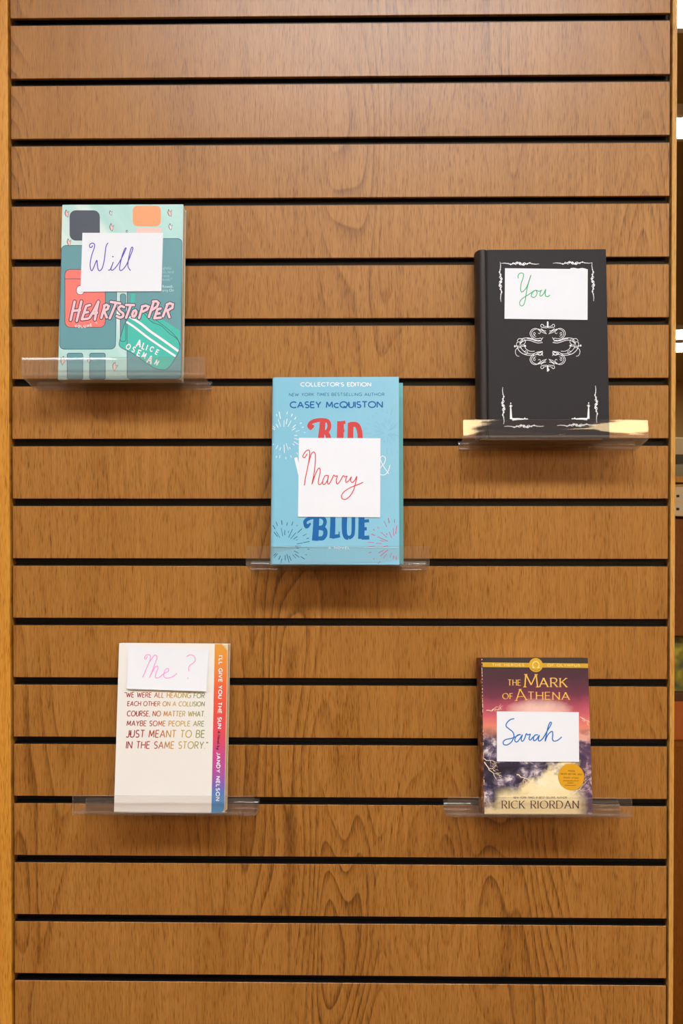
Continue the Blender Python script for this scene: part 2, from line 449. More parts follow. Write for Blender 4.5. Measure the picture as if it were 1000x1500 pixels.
shelf_pos = [(-.272, 6, 'clear acrylic ledge under the teal comic book with a coral panel, at upper left'),
             (.0, 9, 'clear acrylic ledge under the light blue hardcover in the centre'),
             (-.212, 13, 'clear acrylic ledge under the white paperback at lower left'),
             (.2445, 13, 'clear acrylic ledge under the stormy-sky paperback at lower right')]
for k, (x, i, lab) in enumerate(shelf_pos):
    if k == 0: o = shelf_mesh().build('acrylic_shelf', [M_acrylic_tray, M_acrylic_edge, M_acrylic_room_refl, M_acrylic_bend], None, smooth=True)
    elif k == 1: o = first
    else: o = first.copy(); COL.objects.link(o)
    o.location = (x, 0, zt(i)); tag(o, lab, 'book ledge', SH)
o = shelf_mesh(.0032).build('acrylic_shelf', [M_acrylic_tray, M_acrylic_edge, M_acrylic_lip, M_acrylic_bend], None, smooth=True)
o.location = (.2625, 0, zt(7)); tag(o, 'acrylic ledge under the black book, its front lip full of golden reflections', 'book ledge', SH)

# ------------------------------------------------------------------ books
def book_root(name, B, lean, roll, yaw, label, cat='book'):
    o = empty(name, (B[0], B[1], B[2]+Z0))
    o.rotation_mode = 'XYZ'
    Mx = Matrix.Rotation(math.radians(yaw), 3, 'Z') @ Matrix.Rotation(-math.radians(lean), 3, 'X') @ Matrix.Rotation(-math.radians(roll), 3, 'Y')
    o.rotation_euler = Mx.to_euler('XYZ')
    tag(o, label, cat); return o, Mx

def note_card(root, Mx, fn, quad, label, ink_color, strokes, sw, lift=.0003, off=.0009, gloss=.6):
    """paper card lying on a cover; quad and strokes in the cover's layout units"""
    sw *= 1.2
    c = [np.array(fn(p)) for p in quad]                      # tl tr br bl in cover x,z
    ctr = sum(c)/4; org = root.location + Mx @ Vector((ctr[0], -off, ctr[1]))
    loc = [p-ctr for p in c]
    z1 = max(p[1] for p in loc); z0 = min(p[1] for p in loc)
    def yf(x, z): t = (z1-z)/(z1-z0); return -lift*t*t
    nx, nz = 10, 12; vs = []
    for th in (0, .00022):
        for j in range(nz+1):
            for i in range(nx+1):
                u, v = i/nx, j/nz
                p = (loc[0]*(1-u)+loc[1]*u)*(1-v) + (loc[3]*(1-u)+loc[2]*u)*v
                vs.append((p[0], th+yf(p[0], p[1]), p[1]))
    K = (nx+1)*(nz+1); q = MB(); fs = []
    for j in range(nz):
        for i in range(nx):
            a = j*(nx+1)+i; fs.append((a, a+nx+1, a+nx+2, a+1)); fs.append((K+a, K+a+1, K+a+nx+2, K+a+nx+1))
    rim = [i for i in range(nx+1)] + [j*(nx+1)+nx for j in range(1, nz+1)] + [nz*(nx+1)+i for i in range(nx-1, -1, -1)] + [j*(nx+1) for j in range(nz-1, 0, -1)]
    for k in range(len(rim)):
        a, b = rim[k], rim[(k+1) % len(rim)]; fs.append((a, b, K+b, K+a))
    q.add(vs, fs)
    o = q.build('note_card', M_paper); o.location = org; o.rotation_euler = Mx.to_euler('XYZ')
    tag(o, label, 'note', 'handwritten notes on the books')
    f2 = lambda p: tuple(np.array(fn(p)) - ctr)
    ink = Ink(f2, -.00012, yf)
    for k, stq in enumerate(strokes):
        if len(stq) == 1: ink.disc(stq[0], sw*.75, 0, -.00002*k, 12)
        else: ink.stroke(smooth(stq), sw, 0, -.00002*k)
    ink.build('handwriting', mat('marker_ink', ink_color, gloss), o)
    return o

def crop(ox, oy, s, pts): return [(ox + x/s, oy + y/s) for x, y in pts]

# ---- green comic paperback, upper left
Q1 = [(91.5, 300), (268, 299), (265.3, 556.5), (84.5, 556)]
W1, H1, T1 = .1513, .2215, .0205
teal, R1 = book_root('paperback_book', (-.2684, -.0438, .1463), 5.5, 0, .28, 'teal comic paperback with pink brush-letter title and coral panel, upper left ledge', 'book')
f1 = sheet(Q1, W1, H1)
C_aqua = NT('aqua_print'); _o = C_aqua.coords()
_n = C_aqua.noise(C_aqua.vec(C_aqua.math('ADD', C_aqua.math('MULTIPLY', _o[0], 30), C_aqua.math('MULTIPLY', _o[2], 22)), 0, C_aqua.math('MULTIPLY', _o[2], 3)), 1, 2)
C_aqua.link(C_aqua.ramp(_n, [(.35, (170, 214, 209)), (.55, (186, 222, 217)), (.68, (214, 232, 226))]), C_aqua.b.inputs['Base Color']); C_aqua.b.inputs['Roughness'].default_value = .4
C_aqua = C_aqua.m
q = MB(); q.plate(rrect(-W1/2, 0, W1/2, H1, .001), 0, .0006); q.build('front_cover', C_aqua, teal)
q = MB(); q.box((-W1/2, .0006, .0), (-W1/2+.0006, T1-.0006, H1)); q.build('spine', mat('teal_spine', (120, 170, 172), .4), teal)
q = MB(); q.box((-W1/2, T1-.0006, .0), (W1/2, T1, H1)); q.build('back_cover', C_aqua, teal)
q = MB(); q.box((-W1/2+.0006, .0006, .0006), (W1/2-.0006, T1-.0006, H1-.0006)); q.build('page_block', M_pages, teal)
art = Ink(f1, -.0001)
mats1 = [mat('print_'+n, c, .42) for n, c in (('teal', (98, 152, 160)), ('coral', (247, 122, 112)), ('turquoise', (62, 188, 172)), ('slate', (72, 78, 92)),
         ('peach', (243, 158, 104)), ('rose', (240, 196, 186)), ('white', (250, 236, 240)), ('outline', (62, 60, 84)), ('dteal', (84, 134, 144)))]
def blob(pts, m, dy, outline=True, n=5):
    p = smooth(pts+[pts[0]], n)
    art.poly([tuple(a) for a in p[:-1]], m, dy)
    if outline: art.stroke(p, .8, 7, dy-.00002, None, False)
# plain rounded panels in the cover's colours
def panel(x0, y0, x1, y1, r, m, dy, line=True, sk=0):
    o_ = [(x+sk*(y-y0), y) for x, y in rrect(x0, y0, x1, y1, r)]
    art.poly(o_[::-1], m, dy)
    if line: art.stroke(o_+[o_[0]], .8, 7, dy-.00002, None, False)
panel(90, 359, 172, 511, 7, 0, 0, True, -.02); panel(98, 517, 121, 556, 3, 0, -.00001); panel(131, 517, 154, 556, 3, 0, -.00001)
panel(186, 349, 266, 556, 6, 0, -.00001); panel(176, 430, 184, 500, 3, 0, -.00001)
art.poly([(192,430),(198,430),(196,452),(191,452)], 2, -.00003)
panel(102, 308, 146, 352, 9, 3, -.00002, False); panel(194, 301, 235, 331, 7, 4, -.00003, False); panel(199, 333, 236, 350, 4, 5, -.00002, False)
panel(95, 394, 154, 479, 8, 1, -.00004); art.stroke([(95.5,408),(153.5,408)], .8, 7, -.00007, None, False); panel(112, 418, 123, 431, 5, 6, -.00007)
blob([(182,475),(175.5,497),(176,508),(195,518),(224,538),(238,542),(247,539),(257,525),(263,512),(263,502),(255,490),(237,475),(208,455),(190,462)], 2, -.00005, True, 4)
art.poly([(208,455),(237,467),(264,484.5),(264,502),(255,492),(236,478),(225,474)], 2, -.00006)
art.stroke(smooth([(208,456),(222,471),(236,477),(248,488),(260,497),(264,507)]), .8, 7, -.00008, None, False)
art.stroke(smooth([(189.5,463.5),(205,473),(220,485),(238,497.5),(261.5,514.5)]), 3.4, 6, -.00008, None, False)
art.stroke(smooth([(185,471),(197,479),(215,493),(235,507),(257.5,522)]), 3.0, 6, -.00008, None, False)
rnd = random.Random(4)
for (x, y, s_) in ((98,313,6),(162,312,4),(163,333,6),(101,355,6),(248,312,6),(249,332,5),(91.5,528,7),(130,528,4),(167.5,537,7),(185.5,339,2.5)):
    a = rnd.uniform(-.4, .4)
    pp = [(0,-1),(.25,-.2),(.9,-.5),(.45,.25),(.2,.9),(-.35,.5),(-.55,-.3)]
    pts = [(x+s_*.75*(u*math.cos(a)-v*math.sin(a)), y+s_*(u*math.sin(a)+v*math.cos(a))) for u, v in pp]
    art.poly(pts, 5 if s_ > 5 else 6, -.00003); art.stroke(pts+[pts[0]], .55, 7, -.00005, None, False); art.stroke(pts[-2:]+pts[:1], 1.0, 3, -.00006, None, False)
art.build('cover_panels', mats1, teal)
# title
tt = Ink(f1, -.00026)
A_, B_ = (80, 430), (175, 430)
title = [crop(*A_, 10, p) for p in ([(293,112),(232,382)],[(392,108),(322,398)],[(262,250),(372,236)],
  [(462,178),(396,374)],[(462,178),(518,162)],[(438,276),(488,266)],[(396,374),(488,362)],
  [(640,112),(575,240),(508,352)],[(640,112),(610,250),(588,378)],[(548,292),(622,276)],
  [(730,180),(682,352)],[(722,172),(760,160),(790,180),(775,222),(718,252)],[(722,250),(762,345)],
  [(896,140),(806,358)],[(822,118),(958,140)])]
title += [smooth(p) for p in [[(181.5,449.5),(177,448),(173.4,451.5),(176,455.5),(180.3,459),(179.5,463.5),(175,464.6),(170.8,462.6)]]]
title += [crop(*B_, 10, p) for p in ([(165,162),(96,350)],[(96,162),(212,165)],
  [(232,240),(205,252),(186,300),(192,332),(215,335),(240,300),(246,262),(232,240)],
  [(336,186),(286,356)],[(328,186),(385,172),(424,188),(405,228),(340,262)],
  [(500,120),(430,340)],[(490,112),(540,108),(570,135),(550,185),(480,236)],
  [(556,228),(510,360)],[(556,228),(604,216)],[(536,296),(588,286)],[(510,360),(604,350)],
  [(706,150),(636,332)],[(692,160),(740,138),(782,155),(775,205),(700,248)],[(700,245),(732,345)])]
for p in title: tt.stroke(p, 6.0, 1, 0)
tt.k = 0
for p in title: tt.stroke(p, 3.5, 0, -.00009)
vol = 'VOLUME 1'; k = 0
for i, ch in enumerate(vol):
    t = i/7; x = 110 + 31*t; y = 479.2 - 5.4*t*t*.9 + 1.2*math.sin(t*3)
    if ch != ' ': tt.text(ch if ch != '1' else '1', (x, y), (x+2.6*(1 if ch not in '1' else .4), y-.5), 3.6, .2, 2, dy=-.00009)
tt.build('title_lettering', [mat('print_pink', (247, 196, 204), .42), mats1[7], mats1[6]], teal)
au = Ink(f1, -.00026)
for ch, cx, cy, hh, rt in (('A',285,728,95,14),('L',355,770,85,18),('I',402,792,75,20),('C',472,812,68,26),('E',552,858,70,26),
                           ('O',130,778,75,25),('S',208,818,80,25),('E',285,872,85,20),('M',362,905,72,25),('A',448,968,105,20),('N',548,1012,70,28)):
    h = hh/10; a = math.radians(rt); wd = GL[ch][0]*h*.72 + .01
    c = (175+cx/10, 430+cy/10); d = (math.cos(a), math.sin(a)); up = (d[1], -d[0])
    p0 = (c[0]-d[0]*wd/2-up[0]*h/2, c[1]-d[1]*wd/2-up[1]*h/2)
    au.text(ch, p0, (p0[0]+d[0]*wd, p0[1]+d[1]*wd), h, .19, 0, cap=True)
au.build('author_lettering', mats1[6], teal)
# small review lines beside the card
def font_text(body, fn, p, size, m, parent, name, y, sx=1):
    cu = bpy.data.curves.new(name, 'FONT'); cu.body = body; cu.size = 1; cu.align_x = 'LEFT'; cu.space_line = 1.0
    ob = bpy.data.objects.new(name+'_tmp', cu); COL.objects.link(ob)
    dg = bpy.context.evaluated_depsgraph_get(); me = bpy.data.meshes.new_from_object(ob.evaluated_get(dg))
    bpy.data.objects.remove(ob); bpy.data.curves.remove(cu)
    for v in me.vertices:
        x, z = fn((p[0]+v.co.x*size*sx, p[1]-v.co.y*size)); v.co = (x, y, z)
    me.name = name; me.materials.clear(); me.materials.append(m)
    o = bpy.data.objects.new(name, me); COL.objects.link(o); o.parent = parent; return o
font_text('ightful,\ntic, kind\nracts\nbook.”', f1, (237.5, 394), 5.6, mat('print_pale_teal', (150, 194, 200), .5), teal, 'review_lettering', -.0002, .95)
font_text('Rowell,\narry On', f1, (237.3, 421), 5.6, mat('print_pale', (196, 222, 226), .5), teal, 'reviewer_lettering', -.0002, .95)

note_card(teal, R1, f1, [(120.9,341),(238.7,341),(236.4,426.5),(118,427.2)], 'white note handwritten in purple on the teal comic book', (92, 66, 190),
  [crop(110, 335, 7.143, p) for p in (
   [(185,178),(172,195),(155,192),(152,172),(170,153),(192,153),(205,170),(200,205),(180,260),(165,320),(158,380),(165,425),(178,437),(195,405),(215,355),(228,330),(232,360),(238,410),(250,437),(272,430),(290,395),(305,330),(315,250),(322,195),(332,165),(342,152)],
   [(395,291)],
   [(350,433),(368,425),(390,375),(398,352),(385,390),(375,420),(388,434),(415,415),(450,370),(490,300),(525,225),(533,203),(518,212),(490,290),(472,370),(465,420),(478,437),(505,420),(540,370),(575,290),(602,215),(600,195),(588,200),(570,260),(553,350),(555,400),(577,434)])], 1.15)

# ---- black hardcover, upper right
W2, H2, T2 = .1464, .2332, .0345
Q2 = [(711.5, 366), (887, 364.5), (893, 642.5), (714, 642)]
blk, R2 = book_root('hardcover_book', (.2545, -.0588, .0728), 5.1, .04, -.16, 'black cloth hardcover book with white scroll ornaments, upper right ledge')
f2_ = sheet(Q2, W2, H2)
M_cloth = mat('black_cloth', (35, 32, 36), .6, .3, bump=(1500, .3, .0002), var=.12)
M_cloth2 = mat('black_spine_cloth', (34, 26, 24), .5, .4, bump=(1500, .3, .0002), var=.15)
q = MB(); q.plate(rrect(-W2/2+.0015, 0, W2/2, H2, .0012), 0, .0028); q.build('front_cover', M_cloth, blk, .0007)
q = MB(); q.plate(rrect(-W2/2+.0015, 0, W2/2, H2, .0012), T2-.0028, T2); q.build('back_cover', M_cloth, blk, .0007)
# rounded spine with a hinge groove and a raised shoulder
pr = [(-W2/2+.0016, .0022), (-W2/2+.0003, .0024), (-W2/2-.0012, .0006), (-W2/2-.0034, .0002), (-W2/2-.0062, .0006), (-W2/2-.0085, .003), (-W2/2-.0108, .0085), (-W2/2-.0118, T2/2),
      (-W2/2-.0108, T2-.0085), (-W2/2-.0085, T2-.003), (-W2/2-.0062, T2-.0006), (-W2/2-.0012, T2-.0006), (-W2/2+.0016, T2-.0022)]
pr = [tuple(p) for p in smooth(pr, 4)]
q = MB(); q.extrude_z(path_band(pr, .0012), .0, H2); q.build('spine', M_cloth2, blk, smooth=True)
q = MB(); q.box((-W2/2-.006, .003, .003), (W2/2-.003, T2-.003, H2-.003)); q.build('page_block', M_pages, blk)
M_white = mat('print_white', (238, 240, 246), .45)
def vine(p0, p1, side=1, amp=1.7, lv=3):
    orn = Ink(f2_, -.00012)
    p0 = np.array(p0, float); p1 = np.array(p1, float); L = np.linalg.norm(p1-p0); d = (p1-p0)/L; n = np.array([d[1], -d[0]])*side
    def at(t, h): return tuple(p0 + d*(L*t) + n*h)
    wv = [at(t, amp*.62*math.sin(t*lv*2*PI)*math.sin(PI*t)**.6) for t in np.linspace(0, 1, 60)]
    orn.stroke(wv, 1.25, 0, 0, None, False, (.4, 0, 0))
    for k in range(lv*2):
        t = (k+.5)/(lv*2); g = math.sin(PI*t); s = 1 if k % 2 == 0 else -1
        if g < .2: continue
        cx, ch = t, s*amp*.75*g
        pts = []
        for a in np.linspace(0, 4.4, 12):
            r = (2.0 - .3*a)*g
            pts.append(at(cx + r*math.cos(a)/L, ch + s*r*math.sin(a)*.9))
        orn.stroke(pts, .75, 0, -.00001*k, None, False)
    for k in range(14):
        t = .12 + .76*k/13; g = math.sin(PI*t)**1.5; s = 1 if k % 2 else -1; dx = (1 if t < .5 else -1)
        orn.stroke([at(t, s*.2*g), at(t+dx*1.6*g/L, s*1.7*g), at(t+dx*3.2*g/L, s*2.1*g)], 1.15*g+.3, 0, -.00003-.00001*k, None, False, (1, .3))
    for k in (-1, 0, 1):
        c = at(.5+k*.085, amp*.5*(1 if k == 0 else .3)); orn.disc(c, 1.5 if k == 0 else 1.2, 0, -.0002+.00001*k, 10, 1.1)
    orn.build('border_ornament', M_white, blk)
for a, b, s_ in (((733.5,386),(789,386.6),1),((809,385.6),(866.5,384.8),1),((732.2,384),(733.4,442),1),((866.5,384),(868.8,441),-1),
                 ((735.8,567),(737.4,621),-1),((871.6,565),(874,620),1),((738,624.6),(796,624.2),1),((815.5,623.6),(873,622.6),1)):
    vine(a, b, s_)
for s_, cx in ((1, 0), (-1, 0)):
    orn = Ink(f2_, -.00012)
    X = lambda x: 720 + (x if s_ > 0 else 1058-x)/6.25
    Y = lambda y: 550 + y/6.25
    up = [(172,250),(172,268),(165,282),(172,300),(174,345),(175,398)]
    for (x, y), (x2, y2), w0, w1 in ((up[3], up[5], 2.0, 3.4), (up[1], up[3], 2.6, 1.4)):
        orn.stroke([(X(x), Y(y)), (X(x2), Y(y2))], 1, 0, 0, None, False, (w0, w1))
    orn.stroke([(X(160),Y(280)),(X(172),Y(290)),(X(186),Y(276))], .8, 0, -.00002); orn.disc((X(172), Y(254)), .8, 0, -.00002, 8, 1.3)
    orn.stroke([(X(185),Y(402)),(X(240),Y(398)),(X(290),Y(400))], 3.0, 0, -.00001, None, False, (1.2, .55)); orn.stroke([(X(290),Y(398)),(X(326),Y(398))], 1.2, 0, -.00002)
    orn.disc((X(300), Y(392)), 1.1, 0, -.00003, 8); orn.disc((X(180), Y(392)), 1.5, 0, -.00003, 8)
    orn.build('corner_ornament', M_white, blk)
orn = Ink(f2_, -.00012)
orn.stroke(smooth([(834.6,393.6),(840,393),(846,394),(852,393.2),(858,394.4)]), 1.4, 0, -.00001, None, False)
orn.build('border_ornament', M_white, blk)
orn = Ink(f2_, -.00012)
# central scroll cartouche, drawn for one quarter and mirrored
cart = [([(500,240),(450,222),(410,192),(365,174),(322,188),(298,228),(308,268),(345,305),(395,330),(432,318),(456,282)], 5),
        ([(492,228),(440,196),(385,180),(335,200),(316,240),(340,280),(385,300),(425,292),(440,306)], 5),
        ([(395,190),(410,200),(425,222),(410,238),(396,228)], 4), ([(345,255),(362,240),(352,222),(338,236),(350,262),(372,270)], 4),
        ([(452,345),(400,352),(350,340),(300,322),(250,318),(205,335),(178,365)], 6), ([(440,330),(390,322),(330,300),(280,290),(225,292),(185,305)], 5),
        ([(420,318),(370,325),(320,308),(262,296)], 7), ([(205,335),(185,345),(162,338),(140,345),(134,375),(140,395)], 5),
        ([(180,375),(215,372),(240,345),(236,310),(205,308),(180,335),(172,375)], 4), ([(140,330),(160,300),(190,300),(208,318),(190,335)], 5),
        ([(235,390),(222,372),(238,355)], 4), ([(505,168),(475,165),(440,160),(428,140),(440,124),(460,132),(458,152)], 5), ([(492,205),(462,200),(430,175)], 6),
        ([(505,150),(480,150),(470,140)], 5), ([(515,90),(511,120),(515,165)], 13), ([(108,392),(130,388),(160,391),(236,390)], 6)]
cart_low = [([(140,395),(160,440),(210,482),(280,502),(350,500),(395,485),(430,462),(452,468),(440,495),(410,500),(380,482),(410,462),(452,452)], 6),
            ([(195,412),(150,410),(122,440),(122,480),(140,508),(166,514)], 5), ([(235,400),(255,430),(300,452),(352,452)], 5), ([(180,390),(200,430),(250,470),(310,485),(360,478)], 5),
            ([(225,465),(245,448),(270,460),(258,485),(232,482)], 4)]
def carto(pts, wd, fx, fy):
    p = [((1026-x if fx else x), (790-y if fy else y)) for x, y in pts]
    orn.stroke(smooth(crop(740, 460, 8.333, p)), wd/8.333*1.15, 0, -.00001, None, False)
for fx in (0, 1):
    for k, (pts, wd) in enumerate(cart):
        carto(pts, wd, fx, 0)
        if k in (0, 1, 2, 3, 11, 12, 13, 14): carto(pts, wd, fx, 1)
    for pts, wd in cart_low: carto(pts, wd, fx, 0)
for p in ((801.7,473.5),(803.0,541.5),(753.5,507),(850,506)): orn.disc(p, 1.1, 0, -.0001, 10, 1.6)
for p in ((768.5,506.5),(835,506.2)): orn.disc(p, 1.5, 0, -.0001, 10, 1.5)
orn.build('centre_ornament', M_white, blk)
# worn lettering on the spine
q = MB()
for k in range(4): q.box((-W2/2-.0121, .008+.004, .190-.0065*k), (-W2/2-.0119, .0165+.002*(k % 2), .1935-.0065*k))
M_fade = mat('faded_spine_print', (150, 128, 108), .6)
q.build('spine_title_lettering', M_fade, blk); q = MB()
for k in range(18): q.box((-W2/2-.0122, .014, .145-.0026*k), (-W2/2-.0119, .019, .1464-.0026*k))
q.build('spine_author_lettering', M_fade, blk)
note_card(blk, R2, f2_, [(739.2,393.2),(860,394.4),(859.7,468.7),(738.4,467)], 'white note handwritten in green on the black book', (62, 176, 112),
  [crop(720, 370, 6.25, p) for p in (
   [(240,235),(238,215),(250,195),(272,188),(288,200),(285,230),(268,280),(262,320),(262,345),(272,362),(292,350),(320,310),(345,240),(355,210),(345,240),(325,310),(312,380),(305,430),(290,475),(272,490),(255,478),(255,450),(280,420),(320,395),(350,375),(385,350)],
   [(405,345),(385,352),(365,375),(360,400),(378,412),(400,400),(412,370),(405,348),(430,355),(455,345)],
   [(447,352),(438,380),(440,398),(457,392),(475,370),(490,340),(485,375),(490,398),(510,404),(528,390)])], 1.05, off=.0007)

# ---- light blue hardcover, centre
W3, H3, T3 = .1567, .2314, .032
Q3 = [(399, 553), (583.5, 551.5), (585, 827), (394, 827.5)]
blu, R3 = book_root('hardcover_book', (-.0038, -.0614, -.0796), 6.9, .01, -.92, 'light blue hardcover book with red and blue title letters and fireworks, centre ledge')
f3 = sheet(Q3, W3, H3)
M_jack = mat('blue_dust_jacket', (130, 194, 220), .32, .5, var=.03)
M_board = mat('turquoise_boards', (92, 172, 182), .5, var=.05)
pr = round_path([(W3/2, .0003), (-W3/2, .0003), (-W3/2+.003, T3-.0003), (W3/2+.0038, T3-.0003)], .006, 8)
q = MB(); q.extrude_z(path_band(pr, .0006), 0, H3); q.build('dust_jacket', M_jack, blu, smooth=True)
q = MB(); q.box((-W3/2+.004, .0007, .0012), (W3/2-.001, .0032, H3-.0008)); q.box((-W3/2+.006, T3-.0036, .0012), (W3/2+.0058, T3-.0010, H3-.0008))
q.build('cover_boards', M_board, blu)
q = MB(); q.box((-W3/2+.004, .0034, .004), (W3/2-.004, T3-.0038, H3-.004)); q.build('page_block', M_pages, blu)
M_dblue = mat('print_blue', (0, 98, 168), .5, .3); M_red = mat('print_red', (204, 66, 66), .5, .3); M_navy = mat('print_steel_blue', (24, 92, 146), .5, .3)
M_rose = mat('print_rose', (196, 84, 128), .45); M_pblue = mat('print_pale_blue', (118, 182, 214), .4)
rnd = random.Random(11)
def burst(cx, cy, r0, r1, n, m, lo=0, hi=360):
    fw = Ink(f3, -.0001)
    for ring, (ra, rb) in enumerate(((r0, r0+(r1-r0)*.55), (r0+(r1-r0)*.62, r1))):
        for k in range(n):
            a = math.radians(360*(k+.5*ring)/n + rnd.uniform(-4, 4)); dg = math.degrees(a) % 360
            if not lo <= dg <= hi: continue
            a0 = ra + rnd.uniform(-.1, .25)*(r1-r0); a1 = rb - rnd.uniform(0, .3)*(r1-r0)*(.6 if ring else 1)
            if a1 < a0+1: a1 = a0+1.6
            p, q_ = (cx+a0*math.cos(a), cy+a0*math.sin(a)), (cx+a1*math.cos(a), cy+a1*math.sin(a))
            if max(p[0], q_[0]) > 583.5 or min(p[0], q_[0]) < 396.5 or max(p[1], q_[1]) > 826: continue
            fw.stroke([p, q_], rnd.uniform(.7, 1.15), 0, -.000002*k)
    fw.build('firework_print', m, blu)
burst(415.5, 637.5, 14, 35, 24, M_white); burst(416, 800, 15, 38, 28, M_navy); burst(578, 797, 13, 40, 26, M_rose); burst(566, 632, 6, 36, 26, M_pblue)
tl = Ink(f3, -.00015)
tl.text("COLLECTOR'S EDITION", (441,565.7), (542.7,565.3), 5.2, .2, 0, track=.24)
tl.build('heading_lettering', M_white, blu); tl = Ink(f3, -.0005)
tl.text('A NOVEL', (480.5,804), (511.5,804), 3.2, .18, 0, track=.4); tl.build('subtitle_lettering', M_white, blu); tl = Ink(f3, -.00015)
# ampersand and the white word showing from behind the card
tl.stroke(smooth(crop(390, 635, 4.762, [(862,215),(850,255),(825,282),(795,280),(782,255),(800,228),(822,200),(830,170),(815,152),(798,158),(796,180),(815,220),(852,275)])), 1.0, 0)
tl.build('ampersand', M_white, blu); tl = Ink(f3, -.00015)
tl.stroke([(433,669.5),(440,700),(446,722)], 4.5, 0, 0, None, False)
tl.build('white_lettering', M_white, blu)
tb = Ink(f3, -.00015)
tb.text('NEW YORK TIMES', (423.6,580.1), (481.5,579.5), 4, .15, 1, slant=.2, track=.3); tb.text('BESTSELLING AUTHOR', (486,579.5), (562.4,579.1), 4, .15, 1, track=.3)
tb.text('CASEY McQUISTON', (425.5,597), (559.6,596), 8.4, .215, 0, track=.22)
tb.build('author_lettering', [M_dblue, M_navy], blu); tb = Ink(f3, -.00015)
def chunky(ink, ox, oy, s, strokes, m):
    for pts, w_, tp in strokes:
        ink.stroke(smooth(crop(ox, oy, s, pts)) if len(pts) > 2 else crop(ox, oy, s, pts), w_*1.12/s, m, 0, None, tp is None, tp)
chunky(tb, 390, 750, 4.762, [
   ([(348,20),(344,110),(338,200)], 40, (.9, 1.0)), ([(272,96),(268,66),(290,46),(330,34),(385,34),(408,62),(396,98),(362,110)], 22, None), ([(286,96),(278,100)], 26, None), ([(302,82),(292,96)], 14, None),
   ([(362,108),(402,118),(410,150),(394,180),(368,184)], 27, None),
   ([(462,0),(462,90),(458,182)], 34, (.9, 1.0)), ([(458,172),(512,164)], 26, (1, .8)), ([(505,170),(507,135)], 10, (1, .5)),
   ([(545,0),(543,120),(552,168),(574,180)], 36, (.95, .75)), ([(574,182),(600,160),(606,110),(606,0)], 26, (.8, .9)),
   ([(664,0),(662,186)], 38, (.95, 1.05)), ([(664,62),(716,58)], 18, (1, 1.1)), ([(664,116),(700,114)], 22, (1, .9)), ([(664,178),(718,176)], 24, (1, 1.1))], 0)
tb.build('blue_lettering', [M_dblue, M_navy], blu)
tr = Ink(f3, -.00015)
chunky(tr, 390, 545, 4.762, [
   ([(394,345),(386,420),(368,560)], 38, (.95, 1.0)), ([(310,388),(300,372),(318,346),(370,332),(425,338),(440,372),(425,408),(388,416)], 24, None), ([(312,384),(322,376)], 22, None),
   ([(400,412),(430,440),(452,560)], 32, (.8, 1.1)),
   ([(518,340),(512,560)], 42, (1, 1)), ([(518,352),(552,346)], 22, (1, .9)), ([(515,408),(544,402)], 22, (1, .9)), ([(515,540),(560,538)], 24, (1, 1)),
   ([(588,350),(584,560)], 36, (1, 1)), ([(588,362),(630,366),(650,410),(652,470),(635,530),(590,548)], 32, None)], 0)
tr.build('red_lettering', M_red, blu)
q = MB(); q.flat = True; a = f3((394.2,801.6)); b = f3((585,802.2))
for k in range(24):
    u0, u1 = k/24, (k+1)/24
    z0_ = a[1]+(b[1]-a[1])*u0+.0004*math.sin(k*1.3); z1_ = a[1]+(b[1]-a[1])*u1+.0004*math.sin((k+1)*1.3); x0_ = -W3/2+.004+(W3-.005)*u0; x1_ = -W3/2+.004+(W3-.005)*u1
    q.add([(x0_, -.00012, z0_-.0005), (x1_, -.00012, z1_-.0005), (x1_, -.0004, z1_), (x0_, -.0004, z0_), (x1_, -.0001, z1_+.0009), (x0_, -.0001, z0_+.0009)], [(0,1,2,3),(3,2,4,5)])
q.build('lip_shadow_line', M_jack, blu)  # thin ridge shaped in for the shadow line of the ledge's lip
note_card(blu, R3, f3, [(437.9,641),(557,641),(556.6,757),(436,756.8)], 'square white note handwritten in red on the light blue book', (214, 60, 66),
  [crop(390, 635, 4.762, p) for p in (
   [(285,140),(268,165),(255,160),(262,140),(280,118),(296,113),(303,130),(298,180),(285,250),(272,310),(265,358)],
   [(296,200),(310,150),(322,130),(335,128),(342,150),(340,210),(332,280),(318,350),(335,300),(352,260),(368,238),(376,258),(366,310),(362,345),(375,353),(395,330)],
   [(430,290),(410,292),(395,320),(392,345),(405,352),(425,325),(432,293),(426,335),(435,350),(455,320),(470,288),(480,296),(495,293),(487,320),(492,348),(510,335),(535,292),(547,300),(562,295),(553,320),(557,338),(575,325),(592,300),(587,325),(600,338),(618,320),(630,297),(622,340),(608,390),(585,430),(555,455),(530,452),(524,430),(545,400),(590,372),(640,352),(672,338)])], 1.15, off=.0008)

# ---- white paperback, lower left
W4, H4, T4 = .1367, .2056, .0215
Q4 = [(174, 942.5), (334.5, 943), (328.5, 1191), (167.3, 1189)]
wht, R4 = book_root('paperback_book', (-.2069, -.0496, -.3854), 6.9, -.27, -.2, 'white paperback with rainbow quotation and rainbow right strip, lower left ledge')
f4 = sheet(Q4, W4, H4)
M_cov4 = mat('white_cover', (236, 234, 230), .38, .5, var=.012)
xs = f4((314.8, 943))[0]
q = MB(); q.plate([(-W4/2, 0), (xs, 0), (xs, H4), (-W4/2, H4)], 0, .0005); q.build('front_cover', M_cov4, wht)
t = NT('rainbow_print'); o_ = t.coords()
t.link(t.ramp(t.math('DIVIDE', o_[2], H4), [(0, (58, 138, 196)), (.1, (66, 130, 196)), (.16, (122, 100, 184)), (.24, (178, 82, 160)), (.34, (196, 74, 140)), (.44, (222, 76, 100)),
   (.58, (230, 80, 70)), (.74, (236, 100, 60)), (.88, (232, 140, 58)), (1, (226, 160, 60))]), t.b.inputs['Base Color']); t.b.inputs['Roughness'].default_value = .4
M_rain = t.m
